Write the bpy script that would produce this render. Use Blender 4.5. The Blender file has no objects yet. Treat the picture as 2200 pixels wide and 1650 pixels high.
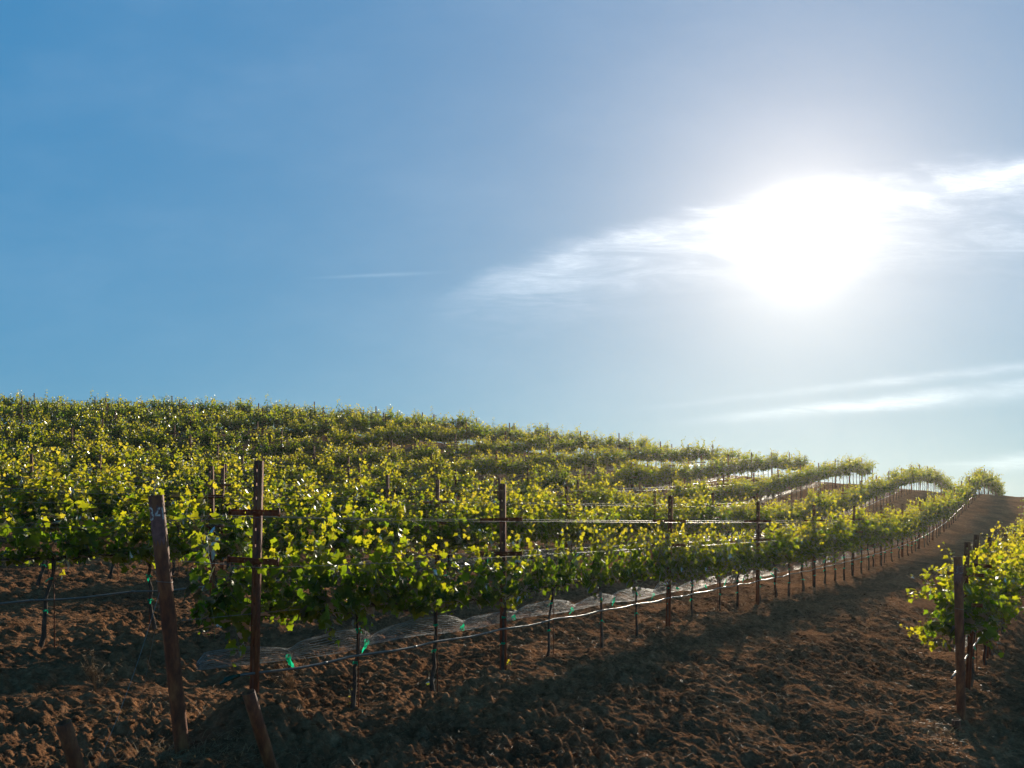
import bpy, math, random
import numpy as np
from mathutils import Vector

random.seed(7)
rng = np.random.default_rng(11)
sc = bpy.context.scene
COL = sc.collection
R = math.radians

# ------------------------------------------------------------------ layout of the vineyard
P0 = np.array([-0.107, 10.0])            # a post of the front row
D = np.array([0.532, 0.847])            # the way the rows run
N = np.array([-0.847, 0.532])           # across the rows, uphill
SPAN = 4.96                              # post to post
VS = SPAN / 4                            # vine to vine
RW = 4.2                                 # row to row
ANG = math.atan2(D[1], D[0])
SUN_AZ, SUN_EL = R(18.3), R(17.7)


def rv(k):
    return -4.3 if k == -1 else k * RW


def interp(x, xs, ys):
    """smooth (monotone cubic) interpolation of a table"""
    xs = np.asarray(xs, float); ys = np.asarray(ys, float)
    x = np.clip(np.asarray(x, float), xs[0], xs[-1])
    h = np.diff(xs); d = np.diff(ys) / h
    m = np.zeros(len(xs))
    m[0], m[-1] = d[0], d[-1]
    for i in range(1, len(xs) - 1):
        m[i] = 0 if d[i - 1] * d[i] <= 0 else 2 * d[i - 1] * d[i] / (d[i - 1] + d[i])
    i = np.clip(np.searchsorted(xs, x, side='right') - 1, 0, len(xs) - 2)
    t = (x - xs[i]) / h[i]
    return ((2 * t**3 - 3 * t**2 + 1) * ys[i] + (t**3 - 2 * t**2 + t) * h[i] * m[i]
            + (-2 * t**3 + 3 * t**2) * ys[i + 1] + (t**3 - t**2) * h[i] * m[i + 1])


def uv(x, y):
    dx, dy = x - P0[0], y - P0[1]
    return dx * D[0] + dy * D[1], dx * N[0] + dy * N[1]


def xy(u, v):
    return P0[0] + u * D[0] + v * N[0], P0[1] + u * D[1] + v * N[1]


def H(x, y):
    """ground height without the small clods"""
    x = np.asarray(x, float); y = np.asarray(y, float)
    u, v = uv(x, y)
    base = interp(v, [-60, -14, -8, -4.2, -1.3, 0, 4.2, 12, 40, 90], [-2.6, -1.5, -1.1, -.68, -.10, -.06, .27, .88, 2.7, 3.2])
    th = np.arctan2(x, np.maximum(y, 2.0))
    ridge = interp(th, [-1.2, -.7, -.3, -.1, 0, .1, .2, .3, .36, .42, .46, .5, .7, 1.2],
                   [10.3, 9.9, 9.35, 8.5, 7.85, 7.1, 6.35, 5.72, 5.45, 5.05, 4.75, 4.6, 3.6, 3.0])
    far = interp(th, [-1.2, -.1, .15, .35, .5, 1.2], [1, 1, 1.04, 1.13, 1.17, 1.17])
    ridge = 1.5 + (ridge - 1.5) * far
    s = y / (62.0 * far)
    h = interp(s, [-50, 0, .12, .2, .35, .5, .65, .8, .9, 1, 1.1, 1.3, 1.6, 2.2, 5, 60],
               [0, 0, .0, .008, .045, .13, .31, .60, .80, .955, 1.0, .88, .45, -.6, -3, -6])
    hh = np.clip(h, 0, 1)
    return base * (1 - hh) + ridge * hh + np.minimum(h, 0) * 8.0


# ------------------------------------------------------------------ noise
_P = rng.permutation(512)
_G = rng.random(512) * 2 * math.pi


def perlin(x, y):
    xi = np.floor(x).astype(np.int64); yi = np.floor(y).astype(np.int64)
    xf, yf = x - xi, y - yi
    def g(ix, iy, fx, fy):
        a = _G[_P[(_P[ix & 511] + iy) & 511]]
        return np.cos(a) * fx + np.sin(a) * fy
    su = xf**3 * (xf * (xf * 6 - 15) + 10); sv = yf**3 * (yf * (yf * 6 - 15) + 10)
    a = g(xi, yi, xf, yf); b = g(xi + 1, yi, xf - 1, yf)
    c = g(xi, yi + 1, xf, yf - 1); d = g(xi + 1, yi + 1, xf - 1, yf - 1)
    return (a + (b - a) * su) * (1 - sv) + (c + (d - c) * su) * sv


def clods(x, y, r):
    """tilled soil: billowed lumps of several sizes, each fading where the mesh is too coarse for it"""
    f = lambda size: np.clip(size / (r * .0030 + 1e-6) / 2.6 - .3, 0, 1)
    u, v = uv(x, y)
    z = .09 * perlin(x / 1.3, y / 1.3) + .05 * perlin(x / .62 + 9, y / .62)
    mask = np.clip(.80 + 1.2 * perlin(x / .9 + 40, y / .9), .40, 1.4)
    z = z + mask * f(.30) * .050 * (2.6 * np.abs(perlin(x / .34 + 3, y / .34 + 7)) - .4)
    z = z + mask * f(.14) * .056 * (2.8 * np.abs(perlin(x / .17 + 13, y / .17 + 2)) - .4)
    z = z + mask * f(.07) * .050 * (2.8 * np.abs(perlin(x / .085 + 5, y / .085 + 31)) - .4)
    z = z + f(.035) * .032 * (2.8 * np.abs(perlin(x / .043 + 8, y / .043 + 21)) - .4)
    # a low bank under each row
    vv = (v + RW / 2) % RW - RW / 2
    z = z + .06 * np.exp(-(vv / .45)**2)
    return z - .08


def mound(x, y):
    cx, cy = xy(-3.66, -.02)
    return .27 * np.exp(-(((x - cx)**2 + (y - cy)**2) / .36**2))


def G(x, y):
    """height of the finished ground surface"""
    x = np.atleast_1d(np.asarray(x, float)); y = np.atleast_1d(np.asarray(y, float))
    return H(x, y) + clods(x, y, np.hypot(x, y)) + mound(x, y)


def g1(x, y):
    return float(G(x, y)[0])


def h1(x, y):
    return float(H(x, y))


# ------------------------------------------------------------------ mesh helpers
def mesh_tris(name, v, t, mat, smooth=False, tint=None, quads=None):
    me = bpy.data.meshes.new(name)
    v = np.ascontiguousarray(v, np.float32)
    faces = quads if quads is not None else t
    faces = np.ascontiguousarray(faces, np.int32)
    k = faces.shape[1]
    me.vertices.add(len(v)); me.vertices.foreach_set('co', v.ravel())
    me.loops.add(faces.size); me.loops.foreach_set('vertex_index', faces.ravel())
    me.polygons.add(len(faces))
    me.polygons.foreach_set('loop_start', np.arange(0, faces.size, k, dtype=np.int32))
    me.update(calc_edges=True)
    if smooth:
        me.polygons.foreach_set('use_smooth', np.ones(len(faces), bool))
    if tint is not None:
        a = me.attributes.new('tint', 'FLOAT', 'POINT')
        a.data.foreach_set('value', np.ascontiguousarray(tint, np.float32))
    me.materials.append(mat)
    me.validate()
    return me


def obj(name, me, parent=None, **props):
    o = bpy.data.objects.new(name, me)
    COL.objects.link(o)
    if parent is not None:
        o.parent = parent
    for k, val in props.items():
        if val is not None:
            o[k] = val
    return o


def thing(name, label, cat, loc=(0, 0, 0), rot=(0, 0, 0), group=None):
    o = bpy.data.objects.new(name, None)
    COL.objects.link(o)
    o.empty_display_size = .2
    o.location = loc; o.rotation_euler = rot
    o['label'] = label; o['category'] = cat
    if group:
        o['group'] = group
    return o


def cat(*parts):
    vs, ts, n = [], [], 0
    for v, t in parts:
        vs.append(v); ts.append(t + n); n += len(v)
    return np.concatenate(vs), np.concatenate(ts)


def tube(pts, rad, sides=6, cap=True, jitter=0.0):
    """tube round a polyline; rad is a number or a list"""
    pts = np.asarray(pts, float); n = len(pts)
    rad = np.full(n, rad) if np.isscalar(rad) else np.asarray(rad, float)
    tan = np.gradient(pts, axis=0)
    tan /= np.linalg.norm(tan, axis=1, keepdims=True) + 1e-9
    ref = np.array([0, 0, 1.0]) if abs(tan[0][2]) < .8 else np.array([1.0, 0, 0])
    a = np.cross(tan, ref); a /= np.linalg.norm(a, axis=1, keepdims=True) + 1e-9
    b = np.cross(tan, a)
    ph = np.arange(sides) * 2 * math.pi / sides
    rr = rad[:, None] * (1 + jitter * (rng.random((n, sides)) - .5))
    v = pts[:, None, :] + rr[..., None] * (np.cos(ph)[None, :, None] * a[:, None, :] + np.sin(ph)[None, :, None] * b[:, None, :])
    v = v.reshape(-1, 3)
    i = np.arange(n - 1)[:, None] * sides; j = np.arange(sides)[None, :]; j2 = (j + 1) % sides
    q = np.stack([i + j, i + j2, i + sides + j2, i + sides + j], -1).reshape(-1, 4)
    t = np.concatenate([q[:, [0, 1, 2]], q[:, [0, 2, 3]]])
    if cap:
        v = np.concatenate([v, pts[:1], pts[-1:]])
        c0, c1 = len(v) - 2, len(v) - 1
        k = np.arange(sides); k2 = (k + 1) % sides
        t = np.concatenate([t, np.stack([np.full(sides, c0), k2, k], -1),
                            np.stack([np.full(sides, c1), (n - 1) * sides + k, (n - 1) * sides + k2], -1)])
    return v, t


def box(x0, x1, y0, y1, z0, z1):
    v = np.array([[x, y, z] for x in (x0, x1) for y in (y0, y1) for z in (z0, z1)], float)
    q = [(0, 1, 3, 2), (4, 6, 7, 5), (0, 4, 5, 1), (2, 3, 7, 6), (0, 2, 6, 4), (1, 5, 7, 3)]
    t = []
    for a, b, c, d in q:
        t += [(a, b, c), (a, c, d)]
    return v, np.array(t)


# ------------------------------------------------------------------ materials
def new_mat(name):
    m = bpy.data.materials.new(name); m.use_nodes = True
    nt = m.node_tree; nt.nodes.clear()
    out = nt.nodes.new('ShaderNodeOutputMaterial')
    return m, nt, out


def nd(nt, kind, **kw):
    n = nt.nodes.new(kind)
    for k, v in kw.items():
        if k.startswith('i_'):
            n.inputs[k[2:].replace('_', ' ')].default_value = v
        else:
            setattr(n, k, v)
    return n


def ramp(nt, src, stops, interp_='LINEAR'):
    r = nt.nodes.new('ShaderNodeValToRGB'); r.color_ramp.interpolation = interp_
    e = r.color_ramp.elements
    while len(e) < len(stops):
        e.new(.5)
    for el, (p, c) in zip(e, stops):
        el.position = p; el.color = (*c, 1) if len(c) == 3 else c
    nt.links.new(src, r.inputs[0])
    return r.outputs[0]


def simple(name, stops, scale=6, rough=.7, metallic=0, bump=.2, spec=.4, bump_scale=None, detail=6, stretch=None):
    m, nt, out = new_mat(name)
    tc = nd(nt, 'ShaderNodeTexCoord'); src = tc.outputs['Object']
    if stretch:
        mp = nd(nt, 'ShaderNodeMapping'); mp.inputs['Scale'].default_value = stretch
        nt.links.new(src, mp.inputs[0]); src = mp.outputs[0]
    n = nd(nt, 'ShaderNodeTexNoise', i_Scale=scale, i_Detail=detail, i_Roughness=.65)
    nt.links.new(src, n.inputs['Vector'])
    c = ramp(nt, n.outputs[0], stops)
    b = nd(nt, 'ShaderNodeBsdfPrincipled', i_Roughness=rough, i_Metallic=metallic)
    b.inputs['Specular IOR Level'].default_value = spec
    nt.links.new(c, b.inputs['Base Color'])
    if bump:
        n2 = nd(nt, 'ShaderNodeTexNoise', i_Scale=bump_scale or scale * 5, i_Detail=5)
        nt.links.new(src, n2.inputs['Vector'])
        bp = nd(nt, 'ShaderNodeBump', i_Strength=bump, i_Distance=.01)
        nt.links.new(n2.outputs[0], bp.inputs['Height'])
        nt.links.new(bp.outputs[0], b.inputs['Normal'])
    nt.links.new(b.outputs[0], out.inputs[0])
    return m


def leaf_material(name='vine_leaf'):
    m, nt, out = new_mat(name)
    at = nd(nt, 'ShaderNodeAttribute', attribute_name='tint')
    oi = nd(nt, 'ShaderNodeObjectInfo')
    tc = nd(nt, 'ShaderNodeTexCoord')
    no = nd(nt, 'ShaderNodeTexNoise', i_Scale=24.0, i_Detail=3)
    nt.links.new(tc.outputs['Object'], no.inputs['Vector'])
    a1 = nd(nt, 'ShaderNodeMath', operation='MULTIPLY_ADD'); a1.inputs[1].default_value = .35; a1.inputs[2].default_value = -.17
    nt.links.new(no.outputs[0], a1.inputs[0])
    a2 = nd(nt, 'ShaderNodeMath', operation='ADD')
    nt.links.new(at.outputs['Fac'], a2.inputs[0]); nt.links.new(a1.outputs[0], a2.inputs[1])
    a3 = nd(nt, 'ShaderNodeMath', operation='MULTIPLY_ADD'); a3.inputs[1].default_value = .16; a3.inputs[2].default_value = -.08
    nt.links.new(oi.outputs['Random'], a3.inputs[0])
    a4 = nd(nt, 'ShaderNodeMath', operation='ADD', use_clamp=True)
    nt.links.new(a2.outputs[0], a4.inputs[0]); nt.links.new(a3.outputs[0], a4.inputs[1])
    refl = ramp(nt, a4.outputs[0], [(0, (.016, .042, .013)), (.45, (.036, .080, .016)), (.8, (.085, .130, .022)), (1, (.16, .17, .04))])
    tran = ramp(nt, a4.outputs[0], [(0, (.070, .19, .008)), (.35, (.30, .43, .012)), (.7, (.66, .60, .015)), (1, (.86, .66, .05))])
    df = nd(nt, 'ShaderNodeBsdfDiffuse'); nt.links.new(refl, df.inputs[0])
    tr = nd(nt, 'ShaderNodeBsdfTranslucent'); nt.links.new(tran, tr.inputs[0])
    mx = nd(nt, 'ShaderNodeMixShader'); mx.inputs[0].default_value = .66
    nt.links.new(df.outputs[0], mx.inputs[1]); nt.links.new(tr.outputs[0], mx.inputs[2])
    gl = nd(nt, 'ShaderNodeBsdfGlossy', i_Roughness=.50); gl.inputs[0].default_value = (.55, .56, .54, 1)
    fr = nd(nt, 'ShaderNodeFresnel', i_IOR=1.24)
    bp = nd(nt, 'ShaderNodeBump', i_Strength=.35, i_Distance=.004)
    nt.links.new(no.outputs[0], bp.inputs['Height'])
    for s in (df, gl):
        nt.links.new(bp.outputs[0], s.inputs['Normal'])
    mx2 = nd(nt, 'ShaderNodeMixShader')
    nt.links.new(fr.outputs[0], mx2.inputs[0]); nt.links.new(mx.outputs[0], mx2.inputs[1]); nt.links.new(gl.outputs[0], mx2.inputs[2])
    nt.links.new(mx2.outputs[0], out.inputs[0])
    return m


def translucent(name, col, tcol, fac=.5, rough=.25):
    m, nt, out = new_mat(name)
    tc = nd(nt, 'ShaderNodeTexCoord')
    no = nd(nt, 'ShaderNodeTexNoise', i_Scale=30.0)
    nt.links.new(tc.outputs['Object'], no.inputs['Vector'])
    c1 = ramp(nt, no.outputs[0], [(.3, tuple(c * .7 for c in col)), (.7, col)])
    df = nd(nt, 'ShaderNodeBsdfPrincipled', i_Roughness=rough); nt.links.new(c1, df.inputs['Base Color'])
    tr = nd(nt, 'ShaderNodeBsdfTranslucent'); tr.inputs[0].default_value = (*tcol, 1)
    mx = nd(nt, 'ShaderNodeMixShader'); mx.inputs[0].default_value = fac
    nt.links.new(df.outputs[0], mx.inputs[1]); nt.links.new(tr.outputs[0], mx.inputs[2])
    nt.links.new(mx.outputs[0], out.inputs[0])
    return m


def soil_material():
    m, nt, out = new_mat('tilled_soil')
    geo = nd(nt, 'ShaderNodeNewGeometry')
    pos = geo.outputs['Position']
    n1 = nd(nt, 'ShaderNodeTexNoise', i_Scale=.8, i_Detail=6, i_Roughness=.6)
    n2 = nd(nt, 'ShaderNodeTexNoise', i_Scale=9.0, i_Detail=8, i_Roughness=.7)
    n3 = nd(nt, 'ShaderNodeTexNoise', i_Scale=60.0, i_Detail=6, i_Roughness=.7)
    vo = nd(nt, 'ShaderNodeTexVoronoi', i_Scale=22.0)
    for n in (n1, n2, n3, vo):
        nt.links.new(pos, n.inputs['Vector'])
    c = ramp(nt, n2.outputs[0], [(.25, (.110, .055, .030)), (.5, (.255, .136, .074)), (.72, (.42, .25, .145))])
    c2 = ramp(nt, n1.outputs[0], [(.35, (.62, .60, .60)), (.65, (1.22, 1.10, 1.0))])
    mu = nd(nt, 'ShaderNodeMix', data_type='RGBA', blend_type='MULTIPLY'); mu.inputs[0].default_value = 1
    nt.links.new(c, mu.inputs[6]); nt.links.new(c2, mu.inputs[7])
    # pale flecks of straw and small stones lying in the soil
    fl = ramp(nt, n3.outputs[0], [(.62, (0, 0, 0)), (.68, (1, 1, 1))])
    mf = nd(nt, 'ShaderNodeMix', data_type='RGBA'); mf.inputs[7].default_value = (.40, .27, .15, 1)
    nt.links.new(fl, mf.inputs[0]); nt.links.new(mu.outputs[2], mf.inputs[6])
    b = nd(nt, 'ShaderNodeBsdfPrincipled', i_Roughness=1.0)
    b.inputs['Specular IOR Level'].default_value = 0.0
    nt.links.new(mf.outputs[2], b.inputs['Base Color'])
    ad = nd(nt, 'ShaderNodeMath', operation='MULTIPLY_ADD'); ad.inputs[1].default_value = .35
    nt.links.new(n3.outputs[0], ad.inputs[0])
    ad2 = nd(nt, 'ShaderNodeMath', operation='MULTIPLY_ADD'); ad2.inputs[1].default_value = -.6
    nt.links.new(vo.outputs['Distance'], ad2.inputs[0]); nt.links.new(n2.outputs[0], ad2.inputs[2])
    nt.links.new(ad2.outputs[0], ad.inputs[2])
    bp = nd(nt, 'ShaderNodeBump', i_Strength=1.0, i_Distance=.06)
    nt.links.new(ad.outputs[0], bp.inputs['Height']); nt.links.new(bp.outputs[0], b.inputs['Normal'])
    nt.links.new(b.outputs[0], out.inputs[0])
    return m


M_SOIL = soil_material()
M_LEAF = leaf_material()
M_RUST = simple('rusty_steel', [(.30, (.060, .018, .009)), (.5, (.20, .052, .017)), (.70, (.38, .135, .042))], scale=14, rough=.72, metallic=.0, bump=.5, stretch=(1, 1, .35))
M_PATCH = simple('faded_red_paint', [(.3, (.13, .055, .045)), (.55, (.24, .11, .09)), (.8, (.30, .15, .125))], scale=20, rough=.8, bump=.4)
M_CHALK = simple('white_paint', [(.38, (.25, .20, .17)), (.55, (.66, .63, .58)), (.8, (.8, .78, .74))], scale=60, rough=.8, bump=.2)
M_FAINT = simple('worn_white_paint', [(.40, (.10, .06, .045)), (.60, (.34, .29, .26)), (.8, (.42, .38, .35))], scale=60, rough=.8, bump=.2)
M_BARK = simple('vine_bark', [(.3, (.030, .018, .012)), (.55, (.085, .055, .036)), (.8, (.15, .10, .07))], scale=22, rough=.9, bump=.9, stretch=(1, 1, .25))
M_CANE = simple('green_cane', [(.3, (.10, .12, .03)), (.6, (.20, .19, .05)), (.8, (.26, .15, .06))], scale=12, rough=.55, bump=.1)
M_WIRE = simple('galvanised_wire', [(.3, (.16, .14, .12)), (.7, (.36, .33, .30))], scale=40, rough=.48, metallic=.8, bump=.05)
M_HOSE = simple('black_drip_hose', [(.3, (.06, .050, .040)), (.7, (.13, .105, .08))], scale=8, rough=.33, bump=.05, spec=1.0)
M_NET = simple('bird_netting', [(.3, (.20, .20, .19)), (.7, (.40, .38, .36))], scale=30, rough=.5, bump=.0, spec=.5)
M_TIE = translucent('green_tie_tape', (.01, .26, .15), (.02, .85, .45), .6)
M_WRAP = translucent('dark_green_wrap', (.01, .07, .045), (.01, .14, .08), .3)
M_STRAW = translucent('dry_straw', (.30, .20, .10), (.48, .30, .13), .4, .6)
M_CLOD = M_SOIL

# ------------------------------------------------------------------ ground: one sheet out to the horizon
def build_ground():
    fan = np.arange(-44, 44.01, .15)
    rest = np.arange(49, 314, 5.0)
    ang = np.radians(np.concatenate([fan, rest]))          # measured from +Y towards +X
    rad = [0.6]
    while rad[-1] < 2.8: rad.append(rad[-1] * 1.06)
    while rad[-1] < 22: rad.append(rad[-1] * 1.0030)
    while rad[-1] < 40: rad.append(rad[-1] * 1.0055)
    while rad[-1] < 110: rad.append(rad[-1] * 1.010)
    while rad[-1] < 6000: rad.append(rad[-1] * 1.13)
    rad = np.array(rad)
    A, Rr = np.meshgrid(ang, rad)
    x = Rr * np.sin(A); y = Rr * np.cos(A)
    z = H(x, y)
    z = z + clods(x, y, Rr) * np.clip((140 - Rr) / 40, 0, 1) + mound(x, y)
    v = np.stack([x, y, z], -1).reshape(-1, 3)
    na, nr = len(ang), len(rad)
    i = np.arange(nr - 1)[:, None] * na; j = np.arange(na)[None, :]; j2 = (j + 1) % na
    q = np.stack([i + j, i + j2, i + na + j2, i + na + j], -1).reshape(-1, 4)[:, ::-1]
    v = np.concatenate([v, [[0, 0, float(H(0, 0)) - .1]]])
    me = bpy.data.meshes.new('ground')
    cidx = len(v) - 1
    k = np.arange(na); tri = np.stack([np.full(na, cidx), (k + 1) % na, k], -1)
    loops = np.concatenate([q.ravel(), tri.ravel()]).astype(np.int32)
    starts = np.concatenate([np.arange(len(q)) * 4, len(q) * 4 + np.arange(na) * 3]).astype(np.int32)
    me.vertices.add(len(v)); me.vertices.foreach_set('co', v.astype(np.float32).ravel())
    me.loops.add(len(loops)); me.loops.foreach_set('vertex_index', loops)
    me.polygons.add(len(starts)); me.polygons.foreach_set('loop_start', starts)
    me.update(calc_edges=True)
    me.polygons.foreach_set('use_smooth', np.ones(len(starts), bool))
    me.materials.append(M_SOIL)
    obj('ground', me, kind='structure', label='brown tilled soil of the vineyard slope')


build_ground()


def ico():
    t = (1 + 5**.5) / 2
    v = np.array([(-1, t, 0), (1, t, 0), (-1, -t, 0), (1, -t, 0), (0, -1, t), (0, 1, t), (0, -1, -t), (0, 1, -t), (t, 0, -1), (t, 0, 1), (-t, 0, -1), (-t, 0, 1)], float)
    v /= np.linalg.norm(v[0])
    f = np.array([(0, 11, 5), (0, 5, 1), (0, 1, 7), (0, 7, 10), (0, 10, 11), (1, 5, 9), (5, 11, 4), (11, 10, 2), (10, 7, 6), (7, 1, 8), (3, 9, 4), (3, 4, 2), (3, 2, 6), (3, 6, 8), (3, 8, 9), (4, 9, 5), (2, 4, 11), (6, 2, 10), (8, 6, 7), (9, 8, 1)])
    # one subdivision
    vs = list(map(tuple, v)); cache = {}; nf = []
    def mid(a, b):
        k = (min(a, b), max(a, b))
        if k not in cache:
            m = (np.array(vs[a]) + np.array(vs[b])) / 2; m /= np.linalg.norm(m)
            cache[k] = len(vs); vs.append(tuple(m))
        return cache[k]
    for a, b, c in f:
        ab, bc, ca = mid(a, b), mid(b, c), mid(c, a)
        nf += [(a, ab, ca), (b, bc, ab), (c, ca, bc), (ab, bc, ca)]
    return np.array(vs), np.array(nf)


def scatter_xy(n, r0, r1, half=36, power=1.0):
    r = r0 * (r1 / r0) ** (rng.random(n) ** power)
    a = np.radians((rng.random(n) * 2 - 1) * half)
    return r * np.sin(a), r * np.cos(a), r


def build_clods():
    iv, it = ico()
    n = 26000
    x, y, r = scatter_xy(n, 3.2, 24)
    keep = perlin(x / .8 + 60, y / .8) + rng.random(n) * .5 > .05
    x, y, r = x[keep], y[keep], r[keep]; n = len(x)
    size = .006 + .024 * rng.random(n) ** 4 + .022 * (rng.random(n) > .992)
    size *= np.clip(.75 + r / 22, .8, 1.6)
    z = G(x, y) - size * .1
    lump = iv[None] * (1 + .75 * (rng.random((n, len(iv), 1)) - .5))
    lump = lump * (size[:, None] * np.stack([.8 + .5 * rng.random(n), .8 + .5 * rng.random(n), .5 + .35 * rng.random(n)], -1))[:, None, :]
    ca = rng.random(n) * 6.28; c, s = np.cos(ca)[:, None], np.sin(ca)[:, None]
    X = lump[..., 0] * c - lump[..., 1] * s; Y = lump[..., 0] * s + lump[..., 1] * c
    v = np.stack([X + x[:, None], Y + y[:, None], lump[..., 2] + z[:, None]], -1).reshape(-1, 3)
    t = (it[None] + (np.arange(n) * len(iv))[:, None, None]).reshape(-1, 3)
    obj('soil_clods', mesh_tris('soil_clods', v, t, M_CLOD), kind='stuff', label='loose brown clods lying on the tilled soil')


build_clods()


def blades(px, py, pz, dirs, length, width, lift, mat, name, label):
    """thin bent strips: straw on the soil"""
    n = len(px)
    k = 4
    s = np.linspace(0, 1, k)[None, :]
    dx, dy = np.cos(dirs)[:, None], np.sin(dirs)[:, None]
    bend = (rng.random((n, 1)) - .5) * .5
    X = px[:, None] + length[:, None] * (dx * s - dy * bend * s * s)
    Y = py[:, None] + length[:, None] * (dy * s + dx * bend * s * s)
    Z = pz[:, None] + length[:, None] * (lift[:, None] * s - (lift[:, None] * .6) * s * s)
    w = (width[:, None] * (1 - .75 * s)) / 2
    a = np.stack([X - dy * w, Y + dx * w, Z + w * .4], -1); b = np.stack([X + dy * w, Y - dx * w, Z - w * .4], -1)
    v = np.stack([a, b], 2).reshape(-1, 3)
    base = (np.arange(n) * k * 2)[:, None, None]
    j = np.arange(k - 1)[:, None] * 2
    t = np.concatenate([j + np.array([[0, 1, 3]]), j + np.array([[0, 3, 2]])])[None] + base
    obj(name, mesh_tris(name, v, t.reshape(-1, 3), mat), kind='stuff', label=label)


def build_straw():
    n = 46000
    x, y, r = scatter_xy(n, 3.2, 24)
    keep = perlin(x / 1.1 + 20, y / 1.1 + 5) + .45 * rng.random(n) > .18
    x, y, r = x[keep], y[keep], r[keep]
    # tufts of dry grass round the foot of the leaning end post and along the row banks
    tx, ty = [], []
    for (cx, cy, m, sp) in ((-2.55, 6.35, 260, .20), (-2.05, 6.25, 240, .16), (-2.35, 5.9, 200, .22), (-1.35, 5.8, 120, .2), (-2.9, 5.6, 160, .3), (-3.2, 7.6, 160, .3), (3.2, 5.9, 120, .3), (2.4, 6.1, 140, .35), (4.9, 9.9, 150, .25), (-2.2, 7.4, 120, .25), (1.2, 5.6, 120, .4)):
        tx.append(cx + rng.normal(0, sp, m)); ty.append(cy + rng.normal(0, sp * .8, m))
    nt_ = sum(len(a) for a in tx)
    x = np.concatenate([x] + tx); y = np.concatenate([y] + ty); n = len(x)
    r = np.hypot(x, y)
    ln = .025 + .11 * rng.random(n) ** 2
    lift = .5 * rng.random(n)
    lift[-nt_:] = .3 + .9 * rng.random(nt_); ln[-nt_:] = .05 + .11 * rng.random(nt_)
    wd = (.0022 + .0036 * rng.random(n)) * np.clip(r / 8, .8, 1.8)
    blades(x, y, G(x, y) + .004, rng.random(n) * 6.28, ln, wd, lift, M_STRAW, 'dry_straw', 'dry straw and dead grass strewn over the soil')


build_straw()

# ------------------------------------------------------------------ vines
HALF = [(0, 0), (.20, -.13), (.44, -.10), (.50, .10), (.40, .26), (.58, .44), (.52, .62), (.30, .62), (.22, .86), (.08, .90), (0, 1.08)]
LEAF_OUT = np.array(HALF + [(-x, y) for x, y in HALF[-2:0:-1]], float)
LEAF_V = np.vstack([[0, .38], LEAF_OUT])
_n = len(LEAF_OUT)
LEAF_T = np.array([[0, 1 + i, 1 + (i + 1) % _n] for i in range(_n)])
KITE_V = np.array([(0, .38), (0, 0), (.5, .05), (.55, .5), (0, 1.05), (-.55, .5), (-.5, .05)], float)
KITE_T = np.array([[0, 1 + i, 1 + (i + 1) % 6] for i in range(6)])


def leaves(pos, along, nrm, size, tint, simple_=False):
    LV, LT = (KITE_V, KITE_T) if simple_ else (LEAF_V, LEAF_T)
    along = along / (np.linalg.norm(along, axis=1, keepdims=True) + 1e-9)
    nrm = nrm - (nrm * along).sum(1, keepdims=True) * along
    nrm /= np.linalg.norm(nrm, axis=1, keepdims=True) + 1e-9
    side = np.cross(along, nrm)
    n = len(pos)
    fold = .15 + .45 * rng.random(n)
    curl = -.35 + .5 * rng.random(n)
    lx = LV[None, :, 0] * (.9 + .2 * rng.random((n, 1))) + .05 * (rng.random((n, len(LV))) - .5)
    ly = LV[None, :, 1] + .05 * (rng.random((n, len(LV))) - .5)
    lz = fold[:, None] * np.abs(lx) + curl[:, None] * (ly - .3) ** 2 + .05 * (rng.random((n, len(LV))) - .5)
    v = pos[:, None, :] + size[:, None, None] * (lx[..., None] * side[:, None, :] + ly[..., None] * along[:, None, :] + lz[..., None] * nrm[:, None, :])
    t = (LT[None] + (np.arange(n) * len(LV))[:, None, None]).reshape(-1, 3)
    return v.reshape(-1, 3), t, np.repeat(tint, len(LV))


def make_shoot(p0, d0, L, droop, rng_):
    """a cane: points along it"""
    k = max(4, int(L / .07))
    pts = [np.array(p0, float)]
    d = np.array(d0, float); d /= np.linalg.norm(d)
    for i in range(k):
        d = d + rng_.normal(0, .09, 3) + np.array([0, 0, -droop * (i / k)])
        d /= np.linalg.norm(d)
        pts.append(pts[-1] + d * L / k)
    return np.array(pts)


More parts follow.
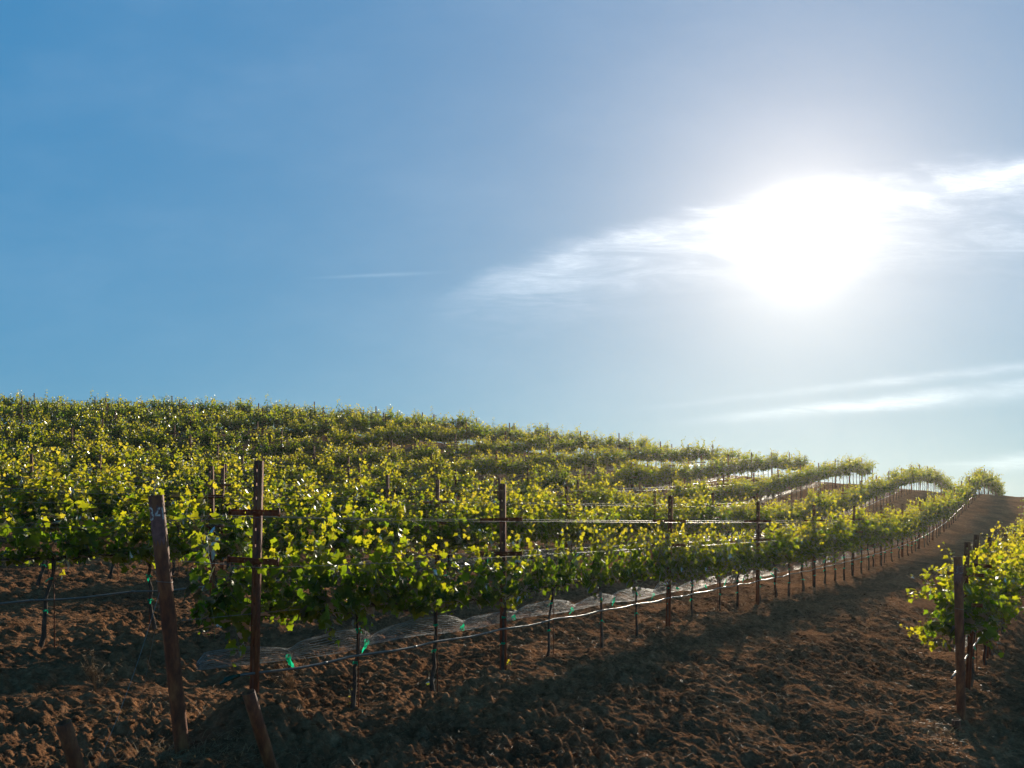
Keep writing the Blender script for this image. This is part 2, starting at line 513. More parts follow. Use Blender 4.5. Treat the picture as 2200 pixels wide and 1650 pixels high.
def vine_arrays(seed, vigour=1.0, far=False, half=.64):
    r = np.random.default_rng(seed)
    LP, LA, LN, LS, LTt = [], [], [], [], []
    canes = []
    zc = .93
    nshoot = int(18 * vigour) if not far else 16
    specs = []
    for i in range(nshoot):
        x = -half + 2 * half * (i + r.random()) / nshoot
        y = r.normal(0, .04)
        L = (.58 + .50 * r.random() + (.30 if r.random() < .16 else 0)) * (.70 + .30 * vigour)
        specs.append(((x, y, zc), (r.normal(0, .25), r.normal(0, .40), 1.0), L, .04 + .22 * r.random()))
    for i in range(int(11 * vigour) if not far else 6):
        x = -half + 2 * half * r.random()
        sgn = r.choice([-1, 1])
        specs.append(((x, 0, zc), (r.normal(0, .4), sgn * (.8 + .4 * r.random()), .45), .35 + .35 * r.random(), .5 + .5 * r.random()))
    for p0, d0, L, droop in specs:
        pts = make_shoot(p0, d0, L, droop, r)
        canes.append(pts)
        step = .052 if not far else .085
        m = int(L / step)
        s = (np.arange(m) + r.random(m) * .6) / m
        idx = s * (len(pts) - 1); i0 = np.clip(idx.astype(int), 0, len(pts) - 2); fr = (idx - i0)[:, None]
        q = pts[i0] * (1 - fr) + pts[i0 + 1] * fr
        tang = pts[i0 + 1] - pts[i0]; tang /= np.linalg.norm(tang, axis=1, keepdims=True) + 1e-9
        for rep in range(2):
            phi = r.random(m) * 6.28
            out_ = np.stack([np.cos(phi), np.sin(phi) * 1.15, .25 * r.normal(0, 1, m)], -1)
            out_ -= (out_ * tang).sum(1, keepdims=True) * tang * .7
            out_ /= np.linalg.norm(out_, axis=1, keepdims=True)
            young = np.clip((s - .45) / .55, 0, 1)
            size = (.070 + .072 * r.random(m)) * (1 - .62 * young ** 1.2) * (1.0 if rep == 0 else .72)
            if far: size = size * 1.25
            pos = q + out_ * (.03 + .05 * r.random((m, 1)) * (1 - .6 * young[:, None]))
            al = out_ * .8 + np.array([0, 0, -.55]) * (1 - young[:, None]) + np.array([0, 0, .5]) * young[:, None] + r.normal(0, .35, (m, 3))
            nr = np.stack([r.normal(0, .55, m), r.normal(0, .55, m), .25 + .5 * r.random(m)], -1) + out_ * .55
            LP.append(pos); LA.append(al); LN.append(nr); LS.append(size)
            LTt.append(np.clip(.11 + .36 * r.random(m) + .22 * np.clip((q[:, 2] - 1.1) / .6, 0, 1) + .34 * young, 0, 1))  # upper leaves tinted yellower to paint in backlight; young tips are paler anyway
        # petioles are too thin to model apart from the canes; the leaf sits beside its cane
    P, A_, N_, S_, T_ = (np.concatenate(a) for a in (LP, LA, LN, LS, LTt))
    lv, lt, tt = leaves(P, A_, N_, S_, T_, simple_=far)
    # woody part
    lean = r.normal(0, .07); leany = r.normal(0, .03)
    zs = np.linspace(-.18, zc - .02, 9)
    tr = np.stack([lean * (1 - (zs / zc)) + .015 * r.normal(0, 1, 9), leany * (1 - zs / zc) + .012 * r.normal(0, 1, 9), zs], -1)
    rad = np.interp(zs, [-.2, .05, .4, .8, .95], [.034, .027, .020, .020, .026])
    wood = [tube(tr, rad, 7, jitter=.25)]
    for sgn in (-1, 1):
        xs = np.linspace(0, sgn * half, 7)
        cd = np.stack([xs, .012 * r.normal(0, 1, 7), zc + .012 * r.normal(0, 1, 7) - .02 * (np.abs(xs) < .1)], -1)
        wood.append(tube(cd, np.linspace(.018, .010, 7), 6, jitter=.25))
    wv, wt = cat(*wood)
    cv, ct = cat(*[tube(c, np.linspace(.0042, .0016, len(c)), 3 if far else 4, cap=False) for c in canes])
    # green tie tape: a knot at the cordon, one loop lower with loose tails
    ties = []
    for zz, sc_ in ((.62 + .1 * r.random(), 1.0), (.30 + .12 * r.random(), .8)):
        i = np.interp(zz, zs, tr[:, 0]); j = np.interp(zz, zs, tr[:, 1])
        tb = []
        a = np.linspace(0, 6.28, 9)
        ring = np.stack([i + .028 * np.cos(a), j + .028 * np.sin(a), zz + .004 * np.sin(a)], -1)
        for (p, q, w) in ((ring, None, .012),):
            lo = ring - [0, 0, w]; hi = ring + [0, 0, w]
            v = np.concatenate([lo, hi]); k = np.arange(8)
            t = np.concatenate([np.stack([k, k + 1, k + 10], -1), np.stack([k, k + 10, k + 9], -1)])
            tb.append((v, t))
        for _ in range(2):
            ph = r.random() * 6.28; l_ = (.04 + .05 * r.random()) * sc_
            d_ = np.array([math.cos(ph) * .7, math.sin(ph) * .7, -.2 - .8 * r.random()])
            o_ = np.array([i, j, zz]) + .028 * np.array([math.cos(ph), math.sin(ph), 0])
            sd = np.array([-math.sin(ph), math.cos(ph), .3]) * .009
            v = np.array([o_ - sd, o_ + sd, o_ + d_ * l_ * .5 - sd * 1.4, o_ + d_ * l_ * .5 + sd * 1.4, o_ + d_ * l_ + sd * .3])
            tb.append((v, np.array([[0, 1, 3], [0, 3, 2], [2, 3, 4]])))
        ties.append(cat(*tb))
    st = tube([[.035, .03, -.1], [.030, .02, 1.0]], .0065, 5)
    return dict(foliage=(lv, lt, tt), trunk=(wv, wt, None), canes=(cv, ct, None), tie=(*ties[0], None), low_tie=(*ties[1], None), stake=(st[0], st[1], None))


NVAR = 14
VAR = []
for i in range(NVAR):
    vig = [1, 1.15, .8, 1.2, .9, .75, 1.05, .7, 1.15, 1, .85, 1.1, 1.2, .62][i]
    VAR.append(vine_arrays(100 + i, vig))
MATS = dict(foliage=M_LEAF, trunk=M_BARK, canes=M_CANE, tie=M_TIE, low_tie=M_TIE, stake=M_RUST)
VMESH = []
for i, va in enumerate(VAR):
    VMESH.append({k: mesh_tris('vine_' + k, a, b, MATS[k], smooth=(k in ('trunk',)), tint=c) for k, (a, b, c) in va.items()})
FARV = [vine_arrays(300 + i, 1.0, far=True) for i in range(6)]

ORD = ['first', 'second', 'third', 'fourth', 'fifth', 'sixth', 'seventh', 'eighth', 'ninth', 'tenth', 'eleventh', 'twelfth', 'thirteenth', 'fourteenth', 'fifteenth', 'sixteenth', 'seventeenth', 'eighteenth', 'nineteenth', 'twentieth']
KMIN, KMAX = -1, 15
ROW_START = {-1: 3.25, 0: -4.31}
PHASE = {-1: 4.10, 0: 0.0, 1: -.656, 2: 2.95}
for k in range(3, KMAX + 1):
    PHASE[k] = random.uniform(0, SPAN)
ROWNAME = {-1: 'short row on the near slope', 0: 'front row', 1: 'row behind the front row'}


def row_name(k):
    return ROWNAME.get(k) or '%s row up the hill' % ORD[k]


def visible(x, y, lim=.66):
    return y > 2.5 and abs(x / y) < lim


def slope_u(x, y):
    return (h1(x + D[0] * .6, y + D[1] * .6) - h1(x - D[0] * .6, y - D[1] * .6)) / 1.2


vines = []
for k in range(KMIN, KMAX + 1):
    v = rv(k)
    ph = PHASE[k]
    u = ph - math.ceil((ph + 60) / VS) * VS + (VS * .26 if k else VS * .0)
    while u < 130:
        u += VS
        x, y = xy(u, v)
        if k in ROW_START and u < ROW_START[k] + .35: continue
        if not visible(x, y): continue
        lim = 92 if k <= 1 else 74
        if y > lim: continue
        vines.append((math.hypot(x, y), k, u, x, y))
vines.sort()
print('vines', len(vines))
near, rest = vines[:300], vines[300:]
idx_in_row = {}
for d_, k, u, x, y in sorted(near, key=lambda a: a[2]):
    idx_in_row.setdefault(k, []).append(u)
# low vigour places: gaps in the front row as in the photograph
LOOKS = ['bushy', 'upright', 'spreading', 'dense']


def vine_label(k, n, u):
    if k == -1 and n == 0:
        return 'grapevine at the end of the short row, one long cane reaching out low', None
    if k <= 1:
        if n < 20:
            return 'green backlit grapevine, %s along the %s' % (ORD[n], row_name(k)), 'grapevines of the ' + row_name(k)
        return 'small distant grapevine where the %s climbs to the crest' % row_name(k), 'grapevines of the %s near the crest' % row_name(k)
    return 'backlit grapevine among the crowded green vines of the %s' % row_name(k), 'grapevines of the ' + row_name(k)


VINE_EXTRA = {}
cnt = {}
for d_, k, u, x, y in sorted(near, key=lambda a: (a[1], a[2])):
    n = cnt.get(k, 0); cnt[k] = n + 1
    lab, grp = vine_label(k, n, u)
    sl = slope_u(x, y)
    t = thing('grapevine', lab, 'grapevine', (x + random.gauss(0, .02), y + random.gauss(0, .02), h1(x, y)), (0, -math.atan(sl) * .8, ANG + (math.pi if random.random() < .5 else 0)), grp)
    if abs(t.rotation_euler.z - ANG) > 1: t.rotation_euler.y *= -1
    s = random.uniform(.98, 1.12) if k == -1 else random.uniform(.82, 1.0) if k == 0 and d_ < 24 else random.uniform(.92, 1.08) if d_ < 28 else random.uniform(.90, 1.20)
    i = random.randrange(NVAR)
    if k == 0 and .8 < u < 4.2: s = .95; i = random.choice([7, 13])
    if k == 0 and 6.5 < u < 8.2: s = 1.0; i = 7
    if k == 0 and n == 0:
        t.location.x += N[0] * .34 + D[0] * .42; t.location.y += N[1] * .34 + D[1] * .42
    t.scale = (random.uniform(.96, 1.04), random.uniform(.9, 1.15) * (.62 if k == 0 and 0 < u < 9 else .78 if k == 0 and u < 0 else 1), s)
    VINE_EXTRA[(k, n)] = t
    parts = ['trunk', 'foliage', 'canes'] + (['tie', 'low_tie', 'stake'] if d_ < 46 else [])
    for p in parts:
        obj(p.replace('low_', ''), VMESH[i][p], t)

# the farthest vines, past the three hundred nearest
def build_rest():
    acc = {'foliage': [], 'trunk': [], 'canes': []}
    tints = []
    n = {'foliage': 0, 'trunk': 0, 'canes': 0}
    vs = {k: [] for k in acc}; ts = {k: [] for k in acc}
    for d_, k, u, x, y in rest:
        va = FARV[random.randrange(len(FARV))]
        flip = random.choice([0, math.pi]); a = ANG + flip
        c, s = math.cos(a), math.sin(a)
        sl = slope_u(x, y) * (1 if flip == 0 else -1)
        sz = random.uniform(.86, 1.22); z0 = h1(x, y)
        for p in acc:
            v, t, tt = va[p]
            V = np.stack([x + v[:, 0] * c - v[:, 1] * s, y + v[:, 0] * s + v[:, 1] * c, z0 + v[:, 2] * sz + v[:, 0] * sl], -1)
            vs[p].append(V); ts[p].append(t + n[p]); n[p] += len(v)
            if p == 'foliage': tints.append(np.clip(tt + random.uniform(-.06, .06), 0, 1))
    root = thing('distant_grapevines', 'mass of grapevines on the upper hillside and along its crest', 'grapevines')
    root['kind'] = 'stuff'
    for p in acc:
        me = mesh_tris('distant_' + p, np.concatenate(vs[p]), np.concatenate(ts[p]), MATS[p], tint=np.concatenate(tints) if p == 'foliage' else None)
        obj(p, me, root, kind='stuff')


if rest:
    build_rest()

# the long cane that reaches out from the end of the short row, and suckers at two trunks of the front row
def extra_shoot(parent_loc, pts, n, size, seed, name, parent):
    r = np.random.default_rng(seed)
    pts = np.array(pts, float)
    s = np.linspace(.03, 1, n); idx = s * (len(pts) - 1); i0 = np.clip(idx.astype(int), 0, len(pts) - 2); fr = (idx - i0)[:, None]
    q = pts[i0] * (1 - fr) + pts[i0 + 1] * fr
    o = r.normal(0, 1, (n, 3)) * [1, 1, .7]; o /= np.linalg.norm(o, axis=1, keepdims=True)
    sz = size * (1.1 - .6 * s) * (.8 + .4 * r.random(n))
    lv, lt, tt = leaves(q + o * .03, o + [0, 0, -.2], r.normal(0, .6, (n, 3)) + [0, -.3, .6], sz, np.clip(.35 + .5 * s + .1 * r.random(n), 0, 1))
    f = obj(name, mesh_tris(name, lv, lt, M_LEAF, tint=tt), parent)
    v, t = tube(pts, np.linspace(.004, .0018, len(pts)), 5)
    obj('cane', mesh_tris('cane', v, t, M_CANE), parent)
    return f


# ------------------------------------------------------------------ posts
def post_arrays(seed, height=2.1, w=.062):
    """steel channel post with punched holes in its face"""
    r = np.random.default_rng(seed)
    P = []
    th = .0035; hw = .008
    P.append(box(-w / 2, -hw, -th / 2, th / 2, -.3, height))
    P.append(box(hw, w / 2, -th / 2, th / 2, -.3, height))
    z = -.3
    holes = [z_ for z_ in (.62, .95, 1.08, 1.42, 1.55, height - .42, height - .30, height - .19, height - .08)]
    for hz in holes:
        P.append(box(-hw, hw, -th / 2, th / 2, z, hz - .011)); z = hz + .011
    P.append(box(-hw, hw, -th / 2, th / 2, z, height))
    for s in (-1, 1):
        a, b = sorted((s * w / 2, s * (w / 2 + .004)))
        P.append(box(a, b, -.002, .034, -.3, height - .002))
        a, b = sorted((s * (w / 2 - .012), s * (w / 2 - .001)))
        P.append(box(a, b, .030, .0335, -.3, height - .004))
    return cat(*P)


def arm_arrays(L=.56, h=.048):
    P = [box(-L / 2, -.11, -.002, .002, 0, h), box(-.095, .095, -.002, .002, 0, h), box(.11, L / 2, -.002, .002, 0, h),
         box(-.11, -.095, -.002, .002, 0, h * .35), box(-.11, -.095, -.002, .002, h * .62, h),
         box(.095, .11, -.002, .002, 0, h * .35), box(.095, .11, -.002, .002, h * .62, h),
         box(-L / 2 + .001, L / 2 - .001, -.020, -.002, h - .0045, h - .0005),
         box(-L / 2 - .004, -L / 2, -.018, .004, -.006, h + .012), box(L / 2, L / 2 + .004, -.018, .004, -.006, h + .012)]
    v, t = cat(*P)
    return v, t


# posts face along the row, so their faces are turned across it: local x = across the row
PM = mesh_tris('post_upright', *post_arrays(1), M_RUST)
AM = mesh_tris('post_crossarm', *arm_arrays(), M_RUST)
AMS = mesh_tris('short_crossarm', *arm_arrays(L=.42), M_RUST)
bolt_v, bolt_t = cat(tube([[0, -.034, 1.684], [0, -.020, 1.684]], .009, 6), tube([[0, -.034, 1.299], [0, -.020, 1.299]], .009, 6))
BM = mesh_tris('post_bolt', bolt_v, bolt_t, M_RUST)
ZA1, ZA2 = 1.66, 1.275
posts = []
for k in range(KMIN, KMAX + 1):
    ph = PHASE[k]; v = rv(k)
    us = []
    u = ph - math.ceil((ph + 60) / SPAN) * SPAN
    while u < 130:
        u += SPAN
        us.append(u)
    if k == 0:
        us = [-3.66] + [a for a in us if a > -2]
    if k == -1:
        us = [a for a in us if a > 3.9] + [5.40]
    for u in sorted(us):
        x, y = xy(u, v)
        if not visible(x, y): continue
        if y > (92 if k <= 1 else 76): continue
        posts.append((k, u, x, y))
cnt = {}
POSTS = {}
for k, u, x, y in posts:
    n = cnt.get(k, 0); cnt[k] = n + 1
    if k == 0 and n == 0:
        lab, grp = 'rusty crossarm post standing clear of leaves beside the leaning post painted 34', None
    elif k == -1 and n == 0:
        lab, grp = 'rusty crossarm post right behind the end post painted 33', None
    elif k <= 1 and n < 8:
        lab, grp = 'rusty crossarm post, %s along the %s' % (ORD[n], row_name(k)), 'crossarm posts of the ' + row_name(k)
    elif k == 2 and n < 2 and False:
        lab, grp = '', None
    elif k <= 1:
        lab, grp = 'thin dark post far up the %s towards the crest' % row_name(k), 'far posts of the ' + row_name(k)
    else:
        lab, grp = 'thin rusty trellis post rising from the vines of the %s' % row_name(k), 'posts of the ' + row_name(k)
    z = h1(x, y) + (.08 if (k == 0 and n == 0) else .03 if k == 0 else 0)
    rx, ry = random.gauss(0, .014), random.gauss(0, .014)
    if k == 0 and n == 0: rx, ry = 0.0, .030
    hs = 1.0
    if k > 2 or (k == 2 and n > 0): hs = random.uniform(.93, 1.02)
    if k == -1: ry += .034
    elif k == 0: ry += .012
    if k == 0 and n == 0: ry = .030; hs = .985
    if k == -1 and n == 1: hs = 1.04
    # local x across the row (N), local y along the row (D reversed so the arms sit on the near side)
    t = thing('trellis_post', lab, 'trellis post', (x, y, z), (rx, ry, math.atan2(N[1], N[0]) + math.pi), grp)
    t.scale = (1, 1, hs)
    obj('upright', PM, t)
    POSTS[(k, n)] = t
    d_ = math.hypot(x, y)
    if d_ < 60:
        for zz in (ZA1, ZA2):
            a = obj('crossarm', AMS if k == -1 else AM, t); a.location = (0, -.020, zz)
    if d_ < 20:
        obj('bolt', BM, t)


# ------------------------------------------------------------------ end posts, stubs
def pipe(p0, p1, r, thick=.005, sides=28):
    p0, p1 = np.array(p0, float), np.array(p1, float)
    ax = p1 - p0; L = np.linalg.norm(ax); ax /= L
    a = np.cross(ax, [0, 1, .1]); a /= np.linalg.norm(a); b = np.cross(ax, a)
    ph = np.arange(sides) * 2 * math.pi / sides
    rings = []
    for (s, rr) in ((0, r), (L * .33, r), (L * .66, r), (L - .001, r), (L, r - .001), (L, r - thick), (L - .35, r - thick)):
        rings.append(p0 + ax * s + rr * (np.cos(ph)[:, None] * a + np.sin(ph)[:, None] * b))
    v = np.concatenate(rings); k = len(rings)
    i = np.arange(k - 1)[:, None] * sides; j = np.arange(sides)[None]; j2 = (j + 1) % sides
    q = np.stack([i + j, i + sides + j, i + sides + j2, i + j2], -1).reshape(-1, 4)
    return v, np.concatenate([q[:, [0, 1, 2]], q[:, [0, 2, 3]]])


def on_pipe(p0, p1, r, face_dir):
    """maps (arc metres, metres down from the top) to a point just proud of the pipe, zero facing face_dir"""
    p0, p1 = np.array(p0, float), np.array(p1, float)
    ax = p1 - p0; L = np.linalg.norm(ax); ax /= L
    f = np.array(face_dir, float); f -= f.dot(ax) * ax; f /= np.linalg.norm(f)
    s = np.cross(f, ax) * -1
    def fn(c, d, lift=.0):
        a = c / r
        return p0 + ax * (L - d) + (r + lift) * (math.cos(a) * f + math.sin(a) * s)
    return fn


def stroke(fn, pts, w, lift=.0012):
    pts = np.array(pts, float)
    # densify
    q = [pts[0]]
    for a, b in zip(pts[:-1], pts[1:]):
        m = max(2, int(np.linalg.norm(b - a) / .006))
        for i in range(1, m + 1): q.append(a + (b - a) * i / m)
    q = np.array(q); tn = np.gradient(q, axis=0); tn /= np.linalg.norm(tn, axis=1, keepdims=True) + 1e-9
    nn = np.stack([-tn[:, 1], tn[:, 0]], -1)
    ww = w / 2 * (1 + .25 * np.sin(np.arange(len(q)) * .9))[:, None]
    A_, B_ = q + nn * ww, q - nn * ww
    V = np.array([fn(*p, lift) for p in A_] + [fn(*p, lift) for p in B_]); n = len(q); k = np.arange(n - 1)
    return V, np.concatenate([np.stack([k, k + 1, k + 1 + n], -1), np.stack([k, k + 1 + n, k + n], -1)])


def three(cx, top, w, h):
    a = [(cx - w / 2 + .1 * w, top + .12 * h)]
    for t in np.linspace(-2.3, 1.3, 9): a.append((cx + .45 * w * math.cos(t), top + .26 * h + .24 * h * math.sin(t)))
    b = []
    for t in np.linspace(-1.3, 2.4, 9): b.append((cx + .5 * w * math.cos(t), top + .73 * h + .27 * h * math.sin(t)))
    return [a + b]


def four(cx, top, w, h):
    return [[(cx + .12 * w, top), (cx - .5 * w, top + .66 * h), (cx + .1 * w, top + .66 * h)], [(cx + .42 * w, top + .02 * h), (cx + .45 * w, top + 1.0 * h)]]


def end_post(label, p0, p1, r, digits, dsize, top, patch=None, group=None, paint=None):
    base = np.array(p0, float)
    t = thing('end_post', label, 'end post', tuple(base), group=group)
    a, b = np.zeros(3), np.array(p1, float) - base
    ax = b / np.linalg.norm(b)
    v, tt = pipe(a - ax * .3, b, r)
    obj('pipe', mesh_tris('pipe', v, tt, M_RUST, smooth=False), t)
    me = t.children[0].data
    me.polygons.foreach_set('use_smooth', np.ones(len(me.polygons), bool))
    fn = on_pipe(a - ax * .3, b, r, -np.array([p0[0], p0[1], 0]))
    if patch:
        d0, d1 = patch
        cs = np.linspace(-r * 1.45, r * .85, 14); ds = np.linspace(d0, d1, 12)
        V = []
        for i, d_ in enumerate(ds):
            for j, c in enumerate(cs):
                e = .012 * math.sin(j * 1.3 + i) * (1 if 0 < i < 11 else 2)
                sc_ = 1 - .5 * max(0, (i - 7) / 5)
                V.append(fn(c * sc_, d_ + e, .0006))
        V = np.array(V); q = np.array([[i * 14 + j, i * 14 + j + 1, (i + 1) * 14 + j + 1, (i + 1) * 14 + j] for i in range(11) for j in range(13)])
        obj('paint_patch', mesh_tris('paint_patch', V, np.concatenate([q[:, :3], q[:, [0, 2, 3]]]), M_PATCH), t)
    P = []
    for kind, cx in digits:
        for s_ in (three if kind == 3 else four)(cx, top, dsize * .62, dsize):
            P.append(stroke(fn, s_, .0115, .0016))
    obj('painted_number', mesh_tris('painted_number', *cat(*P), paint or M_CHALK), t)
    # wire wrapped round it
    cpts = [fn(r * a_, .62 + .01 * math.sin(a_), .002) for a_ in np.linspace(0, 6.28, 25)]
    obj('wire_wrap', mesh_tris('wire_wrap', *tube(cpts, .0022, 4, cap=False), M_WIRE), t)
    return t


ex, ey = xy(-4.31, 0)
E34 = np.array([ex, ey, h1(ex, ey) + .02]); T34 = np.array([-2.54, 6.23, 1.785])
end_post('tall leaning rusty end post with the white painted number 34', E34, T34, .052, [(3, -.058), (4, .012)], .088, .085, patch=(.09, .34))
ex2, ey2 = 5.38, 10.46
E33 = np.array([ex2, ey2, h1(ex2, ey2) + .0]); T33 = np.array([5.31, 10.40, 1.245])
end_post('dark rusty end post with the faint white number 33', E33, T33, .050, [(3, -.030), (3, .034)], .085, .11, patch=(.10, .30), paint=M_FAINT)


def stub(label, p0, p1, r):
    base = np.array(p0, float)
    b = np.array(p1, float) - base; ax = b / np.linalg.norm(b)
    v, t = pipe(-ax * .35, b, r)
    o = obj('anchor_stub', mesh_tris('anchor_stub', v, t, M_RUST, smooth=True), None, label=label, category='pipe stub', group='rusty pipe stubs in the soil')
    o.location = tuple(base)


stub('open rusty pipe stub in front of the crossarm post, slanting out of the soil', (-1.69, 6.02, .0), (-1.775, 5.88, .445), .044)
stub('open rusty pipe stub cut off by the bottom edge, alone in bare soil', (-2.575, 5.25, -.02), (-2.635, 5.13, .40), .044)
sx, sy = 5.12, 10.05
stub('short dark pipe stub at the foot of the post painted 33', (sx, sy, g1(sx, sy) - .02), (sx - .01, sy, g1(sx, sy) + .13), .045)


# ------------------------------------------------------------------ wires, hoses, nets
def row_range(k):
    v = rv(k)
    us = np.arange(-60, 130, 1.0)
    ok = [u for u in us if visible(*xy(u, v), lim=.7) and xy(u, v)[1] < (96 if k <= 1 else 76)]
    lo, hi = min(ok), max(ok)
    if k in ROW_START: lo = max(lo, ROW_START[k])
    return lo, hi


def row_poly(k, off, z, lo, hi, step=1.2, sag=0.0, wob=0.0):
    us = np.arange(lo, hi, step)
    p = []
    for u in us:
        x, y = xy(u, rv(k) + off)
        s = sag * math.sin(math.pi * (((u - PHASE[k]) / VS) % 1.0))
        p.append((x, y, h1(x, y) + z - s + wob * float(perlin(np.array([u / 1.7 + k * 9]), np.array([k * 3.3]))[0])))
    return np.array(p)


def tag(o, label, cat_, group=None):
    o['label'] = label; o['category'] = cat_
    if group: o['group'] = group
    return o


def at_origin(pts):
    """shift a polyline so that the object's origin is its first point"""
    o = np.array(pts[0], float)
    return np.asarray(pts) - o, o


def long_tube(name, pts, r, sides, mat, label, cat_, group=None):
    q, o = at_origin(pts)
    v, t = tube(q, r, sides)
    ob = obj(name, mesh_tris(name, v, t, mat, smooth=True))
    ob.location = tuple(o)
    return tag(ob, label, cat_, group)


def net_mesh(k, lo, hi, dense):
    """netting rolled into a long loose sausage and pinched by ties"""
    r = np.random.default_rng(900 + k)
    step = .07 if dense else .5
    us = np.arange(lo, hi, step)
    # pinches at uneven spacing
    pin = [lo]
    while pin[-1] < hi: pin.append(pin[-1] + r.uniform(.95, 1.6))
    pin = np.array(pin)
    i = np.clip(np.searchsorted(pin, us) - 1, 0, len(pin) - 2)
    f = (us - pin[i]) / (pin[i + 1] - pin[i])
    fat = r.uniform(.55, 1.2, len(pin))[i]
    bul = (.030 + .062 * fat * np.clip(np.sin(np.pi * f ** (.6 + .9 * (i % 3) / 2)), 0, 1) ** .45 * (1 + .10 * np.sin(us * 5.3) + .05 * np.sin(us * 11.7)))
    C = []
    for u in us:
        x, y = xy(u, rv(k) + .09)
        C.append((x, y, h1(x, y)))
    C = np.array(C); C[:, 2] += .53 + bul * .85 + .015 * np.sin(us * 2.7)
    m = 26 if dense else 8
    ph = np.arange(m) * 2 * math.pi / m
    P = []
    w = .0009 if dense else .0022
    nv = np.array([N[0], N[1], 0])
    def pt(j, a):
        rr = bul[j] * (1 + .10 * np.sin(3 * a + us[j] * 2.1) + .05 * np.sin(7 * a + us[j] * 5))
        return C[j] + (np.cos(a) * rr * .7)[..., None] * nv + (np.sin(a) * rr)[..., None] * np.array([0, 0, 1.0])
    jj = np.arange(len(us))
    for a in ph:
        line = pt(jj, np.full(len(us), a) + .25 * np.sin(us * .9))
        P.append(tube(line, w, 3, cap=False))
    if dense:
        for sgn in (1, -1):
            for s0 in np.arange(0, 6.28, 1.05):
                a = s0 + sgn * us * 2.6
                P.append(tube(pt(jj, a), w * .8, 3, cap=False))
    return cat(*P), pin, C, us


